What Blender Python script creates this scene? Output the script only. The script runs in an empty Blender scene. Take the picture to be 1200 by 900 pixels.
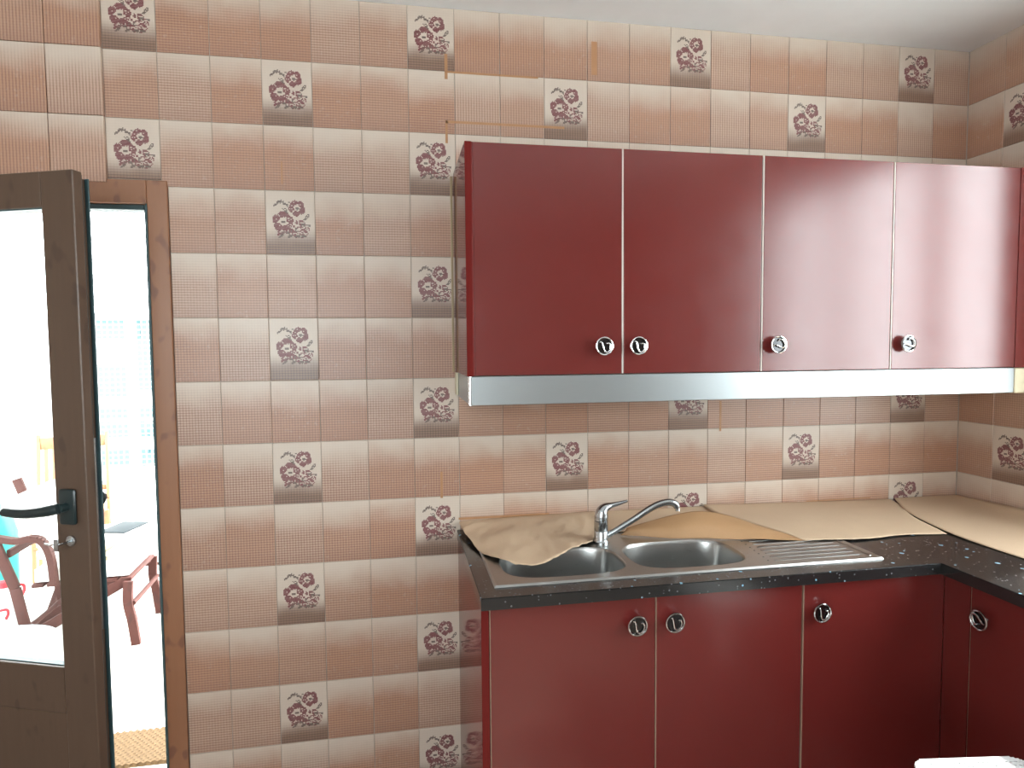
import bpy, bmesh, math, random
from mathutils import Vector, Matrix, Euler
from mathutils import noise as mnoise
random.seed(7)
SC = bpy.context.scene
COL = SC.collection
PI = math.pi

# ------------------------------------------------------------------ camera
cam_d = bpy.data.cameras.new('camera')
cam = bpy.data.objects.new('camera', cam_d)
COL.objects.link(cam)
yaw, pitch, roll = 0.1782, -0.0573, -0.0083
f = Vector((math.sin(yaw)*math.cos(pitch), math.cos(yaw)*math.cos(pitch), math.sin(pitch)))
r = Vector((math.cos(yaw), -math.sin(yaw), 0)); u = r.cross(f)
r2 = r*math.cos(roll)+u*math.sin(roll); u2 = -r*math.sin(roll)+u*math.cos(roll)
M4 = Matrix((r2, u2, -f)).transposed().to_4x4()
M4.translation = (0.8408, -2.1764, 1.5025)
cam.matrix_world = M4
cam_d.sensor_width = 36; cam_d.sensor_fit = 'HORIZONTAL'
cam_d.lens = 762.4/1200*36
cam_d.clip_start = 0.05
SC.camera = cam

# ------------------------------------------------------------------ world / light / exposure
W = bpy.data.worlds.new('sky'); SC.world = W
W.use_nodes = True
bg = W.node_tree.nodes['Background']
bg.inputs[0].default_value = (0.93, 0.97, 1.0, 1)
bg.inputs[1].default_value = 11.2
sun_d = bpy.data.lights.new('sun', 'SUN'); sun_d.energy = 10; sun_d.angle = 0.02; sun_d.color = (1.0, 0.96, 0.90)
sun = bpy.data.objects.new('sun', sun_d); COL.objects.link(sun)
sun.rotation_euler = Vector((0.80, 0.20, 0.85)).to_track_quat('Z', 'Y').to_euler()
sun.location = (6, 4, 8)
def portal(name, loc, rot, sx, sy):
    l = bpy.data.lights.new(name, 'AREA'); l.shape = 'RECTANGLE'; l.size = sx; l.size_y = sy
    l.cycles.is_portal = True
    o = bpy.data.objects.new(name, l); o.location = loc; o.rotation_euler = rot; COL.objects.link(o)
WY0, WY1, WZ0, WZ1 = -0.53, -2.1, 1.02, 2.35          # window in the right wall
RX0, RX1, RZ0, RZ1 = -0.95, 0.75, 0.9, 2.3           # window added in the wall behind the camera for fill light
portal('window_portal', (3.13, (WY0+WY1)/2, (WZ0+WZ1)/2), (0, PI/2, 0), WZ1-WZ0, WY0-WY1)
portal('window_portal', ((RX0+RX1)/2, -4.03, (RZ0+RZ1)/2), (PI/2, 0, 0), RX1-RX0, RZ1-RZ0)
portal('door_portal', (-0.36, 0.28, 1.0), (-PI/2, 0, 0), 1.0, 2.0)
SC.view_settings.view_transform = 'Standard'
SC.view_settings.look = 'None'
SC.view_settings.gamma = 1
SC.view_settings.use_curve_mapping = False
SC.view_settings.exposure = 0.18
SC.cycles.max_bounces = 10
SC.cycles.diffuse_bounces = 6
SC.cycles.transparent_max_bounces = 12
SC.cycles.caustics_reflective = False
SC.cycles.use_denoising = True
SC.cycles.sample_clamp_indirect = 6

# ------------------------------------------------------------------ material helpers
class NT:
    def __init__(s, name):
        s.m = bpy.data.materials.new(name); s.m.use_nodes = True
        s.t = s.m.node_tree; s.b = s.t.nodes['Principled BSDF']; s.out = s.t.nodes['Material Output']
    def n(s, typ, **kw):
        nd = s.t.nodes.new(typ)
        for k, v in kw.items():
            if k.startswith('i_'):
                key = k[2:]; key = int(key) if key.isdigit() else key
                s.set(nd.inputs[key], v)
            else: setattr(nd, k, v)
        return nd
    def set(s, inp, v):
        if isinstance(v, bpy.types.NodeSocket): s.t.links.new(v, inp)
        else:
            if isinstance(v, (tuple, list)) and len(v) == 3 and inp.type == 'RGBA': v = (*v, 1)
            inp.default_value = v
    def math(s, op, a, b=0.0, c=None, clamp=False):
        nd = s.t.nodes.new('ShaderNodeMath'); nd.operation = op; nd.use_clamp = clamp
        s.set(nd.inputs[0], a); s.set(nd.inputs[1], b)
        if c is not None: s.set(nd.inputs[2], c)
        return nd.outputs[0]
    def mix(s, fac, a, b, blend='MIX'):
        nd = s.t.nodes.new('ShaderNodeMix'); nd.data_type = 'RGBA'; nd.blend_type = blend
        s.set(nd.inputs[0], fac); s.set(nd.inputs[6], a); s.set(nd.inputs[7], b)
        return nd.outputs[2]
    def ramp(s, v, lo, hi):
        nd = s.t.nodes.new('ShaderNodeMapRange'); nd.interpolation_type = 'SMOOTHSTEP'
        s.set(nd.inputs[0], v); s.set(nd.inputs[1], lo); s.set(nd.inputs[2], hi)
        return nd.outputs[0]
    def coord(s, which='Object', scale=None):
        tc = s.t.nodes.new('ShaderNodeTexCoord').outputs[which]
        if scale:
            mp = s.t.nodes.new('ShaderNodeMapping'); s.set(mp.inputs[0], tc); mp.inputs['Scale'].default_value = scale
            return mp.outputs[0]
        return tc
    def noise(s, vec, scale, detail=3.0, rough=0.5):
        nd = s.t.nodes.new('ShaderNodeTexNoise'); s.set(nd.inputs['Vector'], vec)
        nd.inputs['Scale'].default_value = scale; nd.inputs['Detail'].default_value = detail; nd.inputs['Roughness'].default_value = rough
        return nd.outputs[0]
    def bump(s, h, strength=0.2, dist=0.001):
        nd = s.t.nodes.new('ShaderNodeBump'); nd.inputs['Strength'].default_value = strength; nd.inputs['Distance'].default_value = dist
        s.set(nd.inputs['Height'], h); s.t.links.new(nd.outputs[0], s.b.inputs['Normal'])
    def fin(s, col, rough=0.5, metal=0.0, ior=1.5):
        s.set(s.b.inputs['Base Color'], col); s.set(s.b.inputs['Roughness'], rough)
        s.b.inputs['Metallic'].default_value = metal; s.b.inputs['IOR'].default_value = ior
        return s.m

def plain(name, col, rough=0.5, metal=0.0, ior=1.5, var=0.06, nscale=40):
    a = NT(name)
    v = a.noise(a.coord(), nscale)
    dark = tuple(c*(1-var*2) for c in col); lite = tuple(min(1, c*(1+var)) for c in col)
    return a.fin(a.mix(v, dark, lite), rough, metal, ior)

CREAM = (0.645, 0.552, 0.468); PINK = (0.505, 0.292, 0.195)
def tile_material(name, flower):
    a = NT(name)
    oc = a.coord()
    sep = a.n('ShaderNodeSeparateXYZ', i_0=oc)
    uu = a.math('DIVIDE', sep.outputs[0], 0.15); vv = a.math('DIVIDE', sep.outputs[2], -0.20)
    info = a.n('ShaderNodeObjectInfo')
    rnd = info.outputs['Random']
    oc_col = a.n('ShaderNodeSeparateColor', i_0=info.outputs['Color'])
    hs, vs, amt = oc_col.outputs[0], oc_col.outputs[1], oc_col.outputs[2]
    off = a.n('ShaderNodeVectorMath', operation='ADD', i_0=oc)
    comb = a.n('ShaderNodeCombineXYZ', i_0=a.math('MULTIPLY', rnd, 37.0), i_1=a.math('MULTIPLY', rnd, 11.0)); a.set(off.inputs[1], comb.outputs[0])
    nz = a.noise(off.outputs[0], 11, 2)
    fine = a.noise(off.outputs[0], 90, 3)
    # printed woven lines
    wob = a.math('MULTIPLY', fine, 0.9)
    lh = a.math('POWER', a.math('MULTIPLY_ADD', a.math('SINE', a.math('ADD', a.math('MULTIPLY', vv, 2*PI*25), wob)), 0.5, 0.5), 2.2)
    lv = a.math('POWER', a.math('MULTIPLY_ADD', a.math('SINE', a.math('ADD', a.math('MULTIPLY', uu, 2*PI*17), wob)), 0.5, 0.5), 2.2)
    lines = a.math('ADD', a.math('MULTIPLY', lh, hs), a.math('MULTIPLY', lv, vs), clamp=True)
    if flower:
        t = a.ramp(a.math('MULTIPLY_ADD', nz, 0.16, vv), 0.62, 0.98)
        col = a.mix(t, CREAM, (0.29, 0.18, 0.13))
        lines = a.math('MULTIPLY', lines, a.math('MULTIPLY_ADD', t, 0.75, 0.10))
        col = a.mix(lines, col, a.mix(t, (0.42, 0.31, 0.26), (0.11, 0.075, 0.062)))
    else:
        sh = a.math('MULTIPLY_ADD', nz, 0.34, a.math('MULTIPLY_ADD', rnd, 0.16, vv))
        t = a.ramp(sh, 0.22, 0.80)
        t2 = a.math('MULTIPLY', t, amt)
        base = a.mix(t2, CREAM, PINK)
        low = a.ramp(vv, 0.70, 1.02)
        base = a.mix(a.math('MULTIPLY', low, 0.35), base, (0.34, 0.19, 0.145))
        lines = a.math('MULTIPLY', lines, a.math('MULTIPLY_ADD', t, 0.85, 0.16))
        lines = a.math('MULTIPLY', lines, a.math('MULTIPLY_ADD', fine, 0.9, 0.55), clamp=True)
        col = a.mix(lines, base, a.mix(t, (0.44, 0.33, 0.28), (0.255, 0.132, 0.10)))
        col = a.mix(a.math('MULTIPLY', a.ramp(fine, 0.55, 0.8), 0.25), col, CREAM)
    a.bump(a.math('SUBTRACT', 1.0, lines), 0.12, 0.0006)
    return a.fin(col, 0.33, 0, 1.5)

def wood(name, c1, c2, knot, rough=0.4, axis='Z', nscale=9, kn=0.62):
    a = NT(name)
    sc = {'Z': (1, 1, 0.07), 'X': (0.07, 1, 1)}[axis]
    v = a.noise(a.coord('Object', sc), 60, 5, 0.6)
    big = a.noise(a.coord(), nscale, 2)
    col = a.mix(v, c1, c2)
    col = a.mix(a.math('MULTIPLY', a.ramp(a.noise(a.coord('Object', (1.6, 1.6, 0.9)), 14, 1), kn, kn+0.1), 0.55), col, knot)
    col = a.mix(a.math('MULTIPLY', big, 0.3), col, c2)
    a.bump(v, 0.05, 0.0005)
    return a.fin(col, rough)

def red_lacquer(name, r0, r1, ior=1.68):
    a = NT(name)
    v = a.noise(a.coord(), 6, 4)
    col = a.mix(v, (0.132, 0.0150, 0.0132), (0.154, 0.0195, 0.017))
    rg = a.math('MULTIPLY_ADD', a.noise(a.coord(), 14, 5), r1, r0)
    m = a.fin(col, rg, 0, ior)
    return m

def granite():
    a = NT('black_granite')
    oc = a.coord()
    vo = a.n('ShaderNodeTexVoronoi', i_Vector=oc, i_Scale=46.0)
    vo2 = a.n('ShaderNodeTexVoronoi', i_Vector=oc, i_Scale=130.0)
    rsel = a.n('ShaderNodeSeparateColor', i_0=vo.outputs['Color'])
    chip = a.math('MULTIPLY', a.math('GREATER_THAN', rsel.outputs[0], 0.80), a.math('LESS_THAN', vo.outputs['Distance'], a.math('MULTIPLY', rsel.outputs[1], 0.32)))
    rs2 = a.n('ShaderNodeSeparateColor', i_0=vo2.outputs['Color'])
    chip2 = a.math('MULTIPLY', a.math('GREATER_THAN', rs2.outputs[0], 0.86), a.math('LESS_THAN', vo2.outputs['Distance'], 0.28))
    base = a.mix(a.noise(oc, 120, 4), (0.006, 0.007, 0.008), (0.026, 0.025, 0.025))
    base = a.mix(chip2, base, (0.16, 0.16, 0.17))
    ccol = a.mix(rsel.outputs[2], (0.30, 0.32, 0.33), (0.20, 0.45, 0.62))  # pale flecks of the stone, plus blue sky glints put into the colour
    return a.fin(a.mix(chip, base, ccol), 0.20, 0, 1.7)

def kraft(name, c):
    a = NT(name)
    oc = a.coord()
    fib = a.noise(a.coord('Object', (1, 6, 1)), 160, 3)
    cr = a.noise(oc, 16, 4)
    col = a.mix(fib, tuple(x*0.9 for x in c), tuple(x*1.06 for x in c))
    a.bump(cr, 0.25, 0.006)
    return a.fin(col, 0.62)

def glass(name, tint):
    a = NT(name)
    tr = a.n('ShaderNodeBsdfTransparent', i_0=tint)
    gl = a.n('ShaderNodeBsdfGlossy', i_Roughness=0.02)
    lw = a.n('ShaderNodeLayerWeight', i_0=0.5)
    fr = a.math('MULTIPLY_ADD', a.math('POWER', lw.outputs['Facing'], 5.0), 0.7, 0.03, clamp=True)
    mx = a.n('ShaderNodeMixShader', i_0=fr); a.t.links.new(tr.outputs[0], mx.inputs[1]); a.t.links.new(gl.outputs[0], mx.inputs[2])
    a.t.links.new(mx.outputs[0], a.out.inputs[0])
    return a.m

def brushed(name, col, rough=0.28, scale=(1, 40, 40)):
    a = NT(name)
    v = a.noise(a.coord('Object', scale), 30, 3)
    c = a.mix(v, tuple(x*0.9 for x in col), col)
    rg = a.math('MULTIPLY_ADD', v, 0.12, rough-0.06)
    return a.fin(c, rg, 1.0)

MAT = {}
MAT['tile'] = tile_material('woven_tile', False)
MAT['flower_tile'] = tile_material('flower_tile', True)
MAT['petal'] = plain('petal_print', (0.215, 0.05, 0.065), 0.4, var=0.25, nscale=500)
MAT['leafprint'] = plain('leaf_print', (0.16, 0.115, 0.10), 0.4, var=0.25, nscale=500)
MAT['grout'] = plain('grout', (0.50, 0.44, 0.39), 0.8, var=0.15)
MAT['smear'] = plain('orange_smear', (0.47, 0.245, 0.12), 0.5, var=0.1)
MAT['plaster'] = plain('ceiling_plaster', (0.87, 0.905, 0.94), 0.7, var=0.02, nscale=12)
MAT['room_wall'] = plain('beige_wall', (0.46, 0.385, 0.335), 0.6, var=0.05, nscale=5)
MAT['floor'] = plain('floor_tile', (0.28, 0.225, 0.185), 0.6, var=0.06, nscale=8)
MAT['red'] = red_lacquer('red_lacquer', 0.17, 0.12)
MAT['red_side'] = red_lacquer('red_gloss_side', 0.06, 0.05, 1.14)
MAT['carcass'] = plain('carcass_board', (0.10, 0.018, 0.016), 0.5)
MAT['edge'] = plain('pale_edge_band', (0.62, 0.56, 0.50), 0.4)
MAT['edge_tan'] = plain('tan_edge_band', (0.42, 0.28, 0.20), 0.4)
MAT['alu'] = brushed('aluminium', (0.50, 0.545, 0.565), 0.36)
MAT['steel'] = brushed('stainless_steel', (0.46, 0.46, 0.45), 0.30, (1, 30, 30))
MAT['chrome'] = plain('chrome', (0.78, 0.79, 0.80), 0.10, 1.0, var=0.02)
MAT['chrome_dark'] = plain('shadowed_chrome', (0.10, 0.10, 0.105), 0.2, 1.0, var=0.05)  # chrome darkened: the shade inside the knob recess put into the colour
MAT['satin'] = plain('satin_nickel', (0.50, 0.53, 0.55), 0.24, 1.0, var=0.04)
MAT['granite'] = granite()
MAT['paper'] = kraft('kraft_paper', (0.62, 0.455, 0.31))
MAT['paper_back'] = kraft('kraft_paper_inner', (0.46, 0.265, 0.13))
MAT['bead'] = plain('old_sealant', (0.38, 0.29, 0.17), 0.5)
MAT['cream'] = plain('cream_plastic', (0.72, 0.66, 0.48), 0.45)
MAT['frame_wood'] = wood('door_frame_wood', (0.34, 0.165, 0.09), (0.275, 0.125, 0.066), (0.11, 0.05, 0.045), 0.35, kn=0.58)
MAT['leaf_wood'] = wood('door_leaf_wood', (0.125, 0.078, 0.052), (0.092, 0.056, 0.038), (0.05, 0.03, 0.024), 0.35)  # darker copy of the frame laminate, the leaf's shade put into the colour
MAT['gasket'] = plain('dark_gasket', (0.045, 0.095, 0.105), 0.4)
MAT['dark_metal'] = plain('dark_green_metal', (0.016, 0.030, 0.032), 0.28)
MAT['pane'] = glass('clear_glass', (0.96, 0.985, 0.98))
MAT['white_plastic'] = plain('white_plastic', (0.80, 0.82, 0.83), 0.35, var=0.02)
MAT['white_frame'] = plain('white_window_frame', (0.75, 0.75, 0.74), 0.4, var=0.02)
MAT['paving'] = plain('pale_paving', (0.66, 0.64, 0.60), 0.7, var=0.08, nscale=3)
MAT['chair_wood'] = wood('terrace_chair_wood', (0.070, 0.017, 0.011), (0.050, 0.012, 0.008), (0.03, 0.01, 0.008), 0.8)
MAT['chair_wood_pale'] = wood('sunlit_chair_wood', (0.40, 0.19, 0.09), (0.33, 0.145, 0.065), (0.2, 0.1, 0.06), 0.5)  # paler wood, with the sunlight on the slat-back chair put into the colour
MAT['white_cloth'] = plain('white_cloth', (0.82, 0.82, 0.80), 0.8, var=0.03)
MAT['cloth_green'] = plain('olive_cloth', (0.34, 0.31, 0.20), 0.8, var=0.35, nscale=60)
MAT['tablet'] = plain('dark_screen', (0.02, 0.032, 0.036), 0.75)
MAT['mat_straw'] = plain('straw', (0.15, 0.095, 0.042), 0.8, var=0.3, nscale=120)
MAT['teal'] = plain('teal_plastic', (0.02, 0.36, 0.32), 0.35)
MAT['redcap'] = plain('red_cap', (0.50, 0.03, 0.045), 0.4)
MAT['jug'] = plain('milky_plastic', (0.70, 0.74, 0.75), 0.3, var=0.04)
MAT['basin'] = plain('pale_blue_plastic', (0.42, 0.56, 0.60), 0.35, var=0.04)
MAT['far_wall'] = plain('white_render', (0.80, 0.80, 0.79), 0.8, var=0.02)
MAT['far_cyan'] = plain('pale_cyan_panel', (0.075, 0.165, 0.17), 0.7, var=0.06, nscale=3)
MAT['far_grey'] = plain('grey_cyan_pane', (0.045, 0.10, 0.11), 0.5)
MAT['net'] = plain('white_netting', (0.72, 0.76, 0.76), 0.6)

# ------------------------------------------------------------------ mesh helpers
def box(bm, x0, x1, y0, y1, z0, z1, bev=0.0, mat=None, mi=0):
    t = bmesh.new()
    vs = [t.verts.new((x, y, z)) for x in (x0, x1) for y in (y0, y1) for z in (z0, z1)]
    for q in ((0, 1, 3, 2), (4, 6, 7, 5), (0, 4, 5, 1), (2, 3, 7, 6), (0, 2, 6, 4), (1, 5, 7, 3)):
        t.faces.new([vs[i] for i in q])
    bmesh.ops.recalc_face_normals(t, faces=t.faces)
    if bev: bmesh.ops.bevel(t, geom=list(t.edges), offset=bev, segments=2, affect='EDGES', profile=0.5)
    if mat is not None: bmesh.ops.transform(t, matrix=mat, verts=t.verts)
    merge(bm, t, mi)
def merge(bm, t, mi=0):
    mp = {}
    for v in t.verts: mp[v] = bm.verts.new(v.co)
    for fc in t.faces:
        try:
            nf = bm.faces.new([mp[v] for v in fc.verts]); nf.material_index = mi
        except ValueError: pass
    t.free()
def beam(bm, p, q, w, d, up=(0, 0, 1), bev=0.002, mi=0):
    p, q = Vector(p), Vector(q); ax = (q-p); L = ax.length; ax.normalize()
    up = Vector(up)
    if abs(ax.dot(up)) > 0.98: up = Vector((0, 1, 0))
    sx = ax.cross(up).normalized(); sy = sx.cross(ax).normalized()
    m = Matrix((sx, sy, ax)).transposed().to_4x4(); m.translation = p
    box(bm, -w/2, w/2, -d/2, d/2, 0, L, bev, m, mi)
def tube(bm, pts, rads, seg=12, cap=True, mi=0):
    pts = [Vector(p) for p in pts]
    if not isinstance(rads, (list, tuple)): rads = [rads]*len(pts)
    rings = []; prev = None
    for i, p in enumerate(pts):
        t = (pts[min(i+1, len(pts)-1)]-pts[max(i-1, 0)]).normalized()
        if prev is None:
            a = Vector((0, 0, 1)) if abs(t.z) < 0.9 else Vector((0, 1, 0))
            prev = t.cross(a).normalized()
        nx = (prev-t*prev.dot(t)).normalized(); prev = nx; ny = t.cross(nx)
        rings.append([bm.verts.new(p+(nx*math.cos(2*PI*k/seg)+ny*math.sin(2*PI*k/seg))*rads[i]) for k in range(seg)])
    for a, b in zip(rings, rings[1:]):
        for k in range(seg):
            bm.faces.new((a[k], a[(k+1) % seg], b[(k+1) % seg], b[k])).material_index = mi
    if cap:
        bm.faces.new(rings[0][::-1]).material_index = mi; bm.faces.new(rings[-1]).material_index = mi
def lathe(bm, prof, seg=28, mat=None, mi=0):
    t = bmesh.new(); rings = []
    for (rr, z) in prof:
        if rr < 1e-6: rings.append([t.verts.new((0, 0, z))])
        else: rings.append([t.verts.new((rr*math.cos(2*PI*k/seg), rr*math.sin(2*PI*k/seg), z)) for k in range(seg)])
    for a, b in zip(rings, rings[1:]):
        for k in range(seg):
            k2 = (k+1) % seg
            if len(a) == 1 and len(b) == 1: continue
            if len(a) == 1: t.faces.new((a[0], b[k2], b[k]))
            elif len(b) == 1: t.faces.new((a[k], a[k2], b[0]))
            else: t.faces.new((a[k], a[k2], b[k2], b[k]))
    bmesh.ops.recalc_face_normals(t, faces=t.faces)
    if mat is not None: bmesh.ops.transform(t, matrix=mat, verts=t.verts)
    merge(bm, t, mi)
def smooth_path(ctrl, n=6):
    P = [Vector(c) for c in ctrl]; out = []
    for i in range(len(P)-1):
        p0, p1, p2, p3 = P[max(i-1, 0)], P[i], P[i+1], P[min(i+2, len(P)-1)]
        for k in range(n):
            t = k/n
            out.append(0.5*((2*p1)+(p2-p0)*t+(2*p0-5*p1+4*p2-p3)*t*t+(3*p1-p0-3*p2+p3)*t**3))
    out.append(P[-1]); return out
def lerp_list(L, n=6):
    out = []
    for a, b in zip(L, L[1:]): out += [a+(b-a)*k/n for k in range(n)]
    return out+[L[-1]]
def to_mesh(name, bm, mats, smooth=35):
    me = bpy.data.meshes.new(name); bm.to_mesh(me); bm.free()
    for m in (mats if isinstance(mats, (list, tuple)) else [mats]): me.materials.append(MAT[m] if isinstance(m, str) else m)
    if smooth:
        me.shade_smooth(); me.set_sharp_from_angle(angle=math.radians(smooth))
    return me
def obj(name, bm, mats, parent=None, smooth=35, loc=None, rz=None):
    me = bm if isinstance(bm, bpy.types.Mesh) else to_mesh(name, bm, mats, smooth)
    o = bpy.data.objects.new(name, me); COL.objects.link(o)
    if parent is not None: o.parent = parent
    if loc is not None: o.location = loc
    if rz is not None: o.rotation_euler = (0, 0, rz)
    return o
def tag(o, label, cat, group=None, kind=None):
    o['label'] = label; o['category'] = cat
    if group: o['group'] = group
    if kind: o['kind'] = kind
    return o
def thing(name, label, cat, loc=(0, 0, 0), rz=0, group=None, kind=None):
    o = bpy.data.objects.new(name, None); COL.objects.link(o)
    o.empty_display_size = 0.1; o.location = loc; o.rotation_euler = (0, 0, rz)
    return tag(o, label, cat, group, kind)
def B(): return bmesh.new()

# ------------------------------------------------------------------ room shell
XL, XR, YR, ZC = -1.25, 3.0, -3.9, 2.6
DX0, DX1, DZ = -0.875, 0.168, 2.018      # door opening in the back wall
G = 0.0025                               # the grout lies this far behind the tile faces
bm = B()
box(bm, XL-0.15, DX0, G, 0.26, 0, ZC); box(bm, DX1, XR+0.13, G, 0.26, 0, ZC); box(bm, DX0, DX1, G, 0.26, DZ, ZC)
wall_back = tag(obj('wall_back', bm, 'grout', smooth=0), 'back kitchen wall tiled in pink-brown squares with flower tiles', 'wall', kind='structure')
bm = B()
box(bm, XR+G, XR+0.13, WY0, 0.0025, 0, ZC); box(bm, XR+G, XR+0.13, YR-0.13, WY1, 0, ZC)
box(bm, XR+G, XR+0.13, WY1, WY0, 0, WZ0); box(bm, XR+G, XR+0.13, WY1, WY0, WZ1, ZC)
wall_right = tag(obj('wall_right', bm, 'grout', smooth=0), 'right kitchen wall with the same tiles, turning the corner beside the cabinets', 'wall', kind='structure')
bm = B(); box(bm, XL-0.15, XL, YR-0.13, G, 0, ZC)
tag(obj('wall_left', bm, 'room_wall', smooth=0), 'left room wall outside the picture', 'wall', kind='structure')
bm = B()
box(bm, XL, RX0, YR-0.13, YR, 0, ZC); box(bm, RX1, XR+G, YR-0.13, YR, 0, ZC)
box(bm, RX0, RX1, YR-0.13, YR, 0, RZ0); box(bm, RX0, RX1, YR-0.13, YR, RZ1, ZC)
tag(obj('wall_rear', bm, 'room_wall', smooth=0), 'room wall behind the camera with a window added for fill light', 'wall', kind='structure')
bm = B(); box(bm, XL-0.15, XR+0.13, YR-0.13, 0.26, -0.12, 0)
tag(obj('floor', bm, 'floor', smooth=0), 'beige kitchen floor below the picture', 'floor', kind='structure')
bm = B(); box(bm, XL-0.15, XR+0.13, YR-0.13, 0.26, ZC, ZC+0.12)
tag(obj('ceiling', bm, 'plaster', smooth=0), 'white plastered ceiling meeting the tiles', 'ceiling', kind='structure')

# windows
def window(name, label, o0, along, w, h, inward, mull):
    """o0 = lower corner; along = unit vector; inward unused depth direction"""
    t = thing(name, label, 'window', o0, kind='structure')
    ang = math.atan2(along[1], along[0])
    t.rotation_euler = (0, 0, ang)
    fw = 0.05
    bm = B()
    box(bm, 0, w, 0.02, 0.08, 0, fw, 0.004); box(bm, 0, w, 0.02, 0.08, h-fw, h, 0.004)
    box(bm, 0, fw, 0.02, 0.08, fw, h-fw, 0.004); box(bm, w-fw, w, 0.02, 0.08, fw, h-fw, 0.004)
    obj('window_frame', bm, 'white_frame', t)
    xs = [fw]+mull+[w-fw]
    for m in mull:
        bm = B(); box(bm, m-0.035, m+0.035, 0.015, 0.085, fw, h-fw, 0.004); obj('mullion', bm, 'white_frame', t)
    for a, b in zip(xs, xs[1:]):
        bm = B(); box(bm, a, b, 0.047, 0.052, fw, h-fw); obj('pane', bm, 'pane', t, smooth=0)
window('window_1', 'white window in the right wall, outside the picture, mirrored in the red doors', (XR+0.01, WY0, WZ0), (0, -1), WY0-WY1, WZ1-WZ0, None, [0.36, 0.94])
window('added_fill_window', 'unseen white window added behind the camera for fill light', (RX1, YR-0.02, RZ0), (-1, 0), RX1-RX0, RZ1-RZ0, None, [0.85])  # added window that lets in fill daylight from behind

# ------------------------------------------------------------------ wall tiles
TW, TH, GR = 0.15, 0.20, 0.0016
_tm = {}
def tile_mesh(x0, x1, z0, z1, depth, mat):
    key = tuple(round(v, 4) for v in (x0, x1, z0, z1, depth))+(mat,)
    if key in _tm: return _tm[key]
    bm = B(); b = 0.0012
    def ring(i, y): return [bm.verts.new(p) for p in ((x0+i, y, z0+i), (x1-i, y, z0+i), (x1-i, y, z1-i), (x0+i, y, z1-i))]
    a = ring(0, depth); c = ring(0, b); d = ring(b, 0)
    bm.faces.new(d)
    for p, q in ((a, c), (c, d)):
        for k in range(4): bm.faces.new((p[k], p[(k+1) % 4], q[(k+1) % 4], q[k]))
    bmesh.ops.recalc_face_normals(bm, faces=bm.faces)
    if bm.faces[0].normal.y > 0: bmesh.ops.reverse_faces(bm, faces=bm.faces)
    _tm[key] = to_mesh('tile', bm, mat, 0); return _tm[key]

# the printed bouquet: thin raised blobs of print on the tile face (u to the right, v down, in tile units)
def bouquet():
    """cross-stitch like print: small stitches on a fine grid wherever the bouquet's drawing has colour"""
    bm = B(); px = 12.0
    leaves = ((180, 294, 26, 12, .5), (210, 266, 24, 12, .8), (243, 254, 20, 13, 1.3), (276, 268, 22, 12, 2.0), (312, 292, 24, 13, 2.3), (340, 266, 9, 8, 0),
              (286, 342, 36, 14, -.45), (308, 368, 22, 10, -.9), (546, 414, 36, 17, 1.05), (516, 448, 22, 11, .8), (546, 522, 36, 12, .1), (505, 498, 16, 9, .3),
              (255, 618, 44, 17, .9), (228, 648, 30, 10, .7), (318, 604, 26, 13, -.6), (345, 642, 32, 13, .4), (420, 644, 34, 12, .2), (500, 640, 34, 13, -.2))
    def col(x, y):
        for (cx, cy, ra, rb, an) in leaves:
            dx, dy = x-cx, -(y-cy); a_, b_ = dx*math.cos(an)+dy*math.sin(an), -dx*math.sin(an)+dy*math.cos(an)
            e = (a_/ra)**2+(b_/rb)**2
            if e < 1 and not (ra > 34 and abs(b_) < 3.5 and e < 0.5): return 1
        for (cx, cy, ro, ri, ph, k) in ((262, 478, 116, 46, 0.4, 5), (428, 325, 92, 38, 1.1, 5)):
            dx, dy = (x-cx)/1.04, y-cy; rr = math.hypot(dx, dy); an = math.atan2(dy, dx)
            if ((x-cx-5)/24)**2+((y-cy-5)/16)**2 < 1: return 1
            lobe = abs(math.sin(k*(an-ph)/2))
            o_ = ro*(0.86+0.16*lobe); i_ = ri*(0.88+0.30*(1-lobe))+10*mnoise.noise((x/30, y/30, ph))
            if i_ < rr < o_:
                if lobe < 0.10: return None
                if mnoise.noise((x/17, y/13, 4.2+ph)) > 0.46: return None
                return 0
        if ((x-455)/108)**2+((y-560)/104)**2 < 1 and not (x < 400 and y < 500):
            n_ = mnoise.noise((x/21, y/17, 1.7))
            if n_ > -0.10: return 0 if mnoise.noise((x/60, y/60, 8)) > -0.22 else 1
        if 190 < x < 360 and 540 < y < 640-(x-190)*0.25 and mnoise.noise((x/26, y/12, 2.9)) > -0.2: return 0
        return None
    ny = int(460/px); nx = int(460/px)
    for j in range(ny):
        y = 225+j*px; run = None
        for i in range(nx+1):
            x = 130+i*px
            c = col(x, y) if i < nx else None
            if run is not None and c != run[1]:
                x0, x1 = run[0], x
                (ua, va), (ub, vb) = ((x0-75)/565, (y-135)/720), ((x1-75)/565, (y+px*0.84-135)/720)
                vs = [bm.verts.new((u_*TW, -0.0004, -v_*TH)) for u_, v_ in ((ua, vb), (ub, vb), (ub, va), (ua, va))]
                bm.faces.new(vs).material_index = run[1]; run = None
            if run is None and c is not None: run = (x, c)
    bmesh.ops.recalc_face_normals(bm, faces=bm.faces)
    for fc in bm.faces:
        if fc.normal.y > 0: fc.normal_flip()
    return to_mesh('flower_print', bm, ['petal', 'leafprint'], 0)
BOUQ = bouquet()
rt = random.Random(11)
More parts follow.
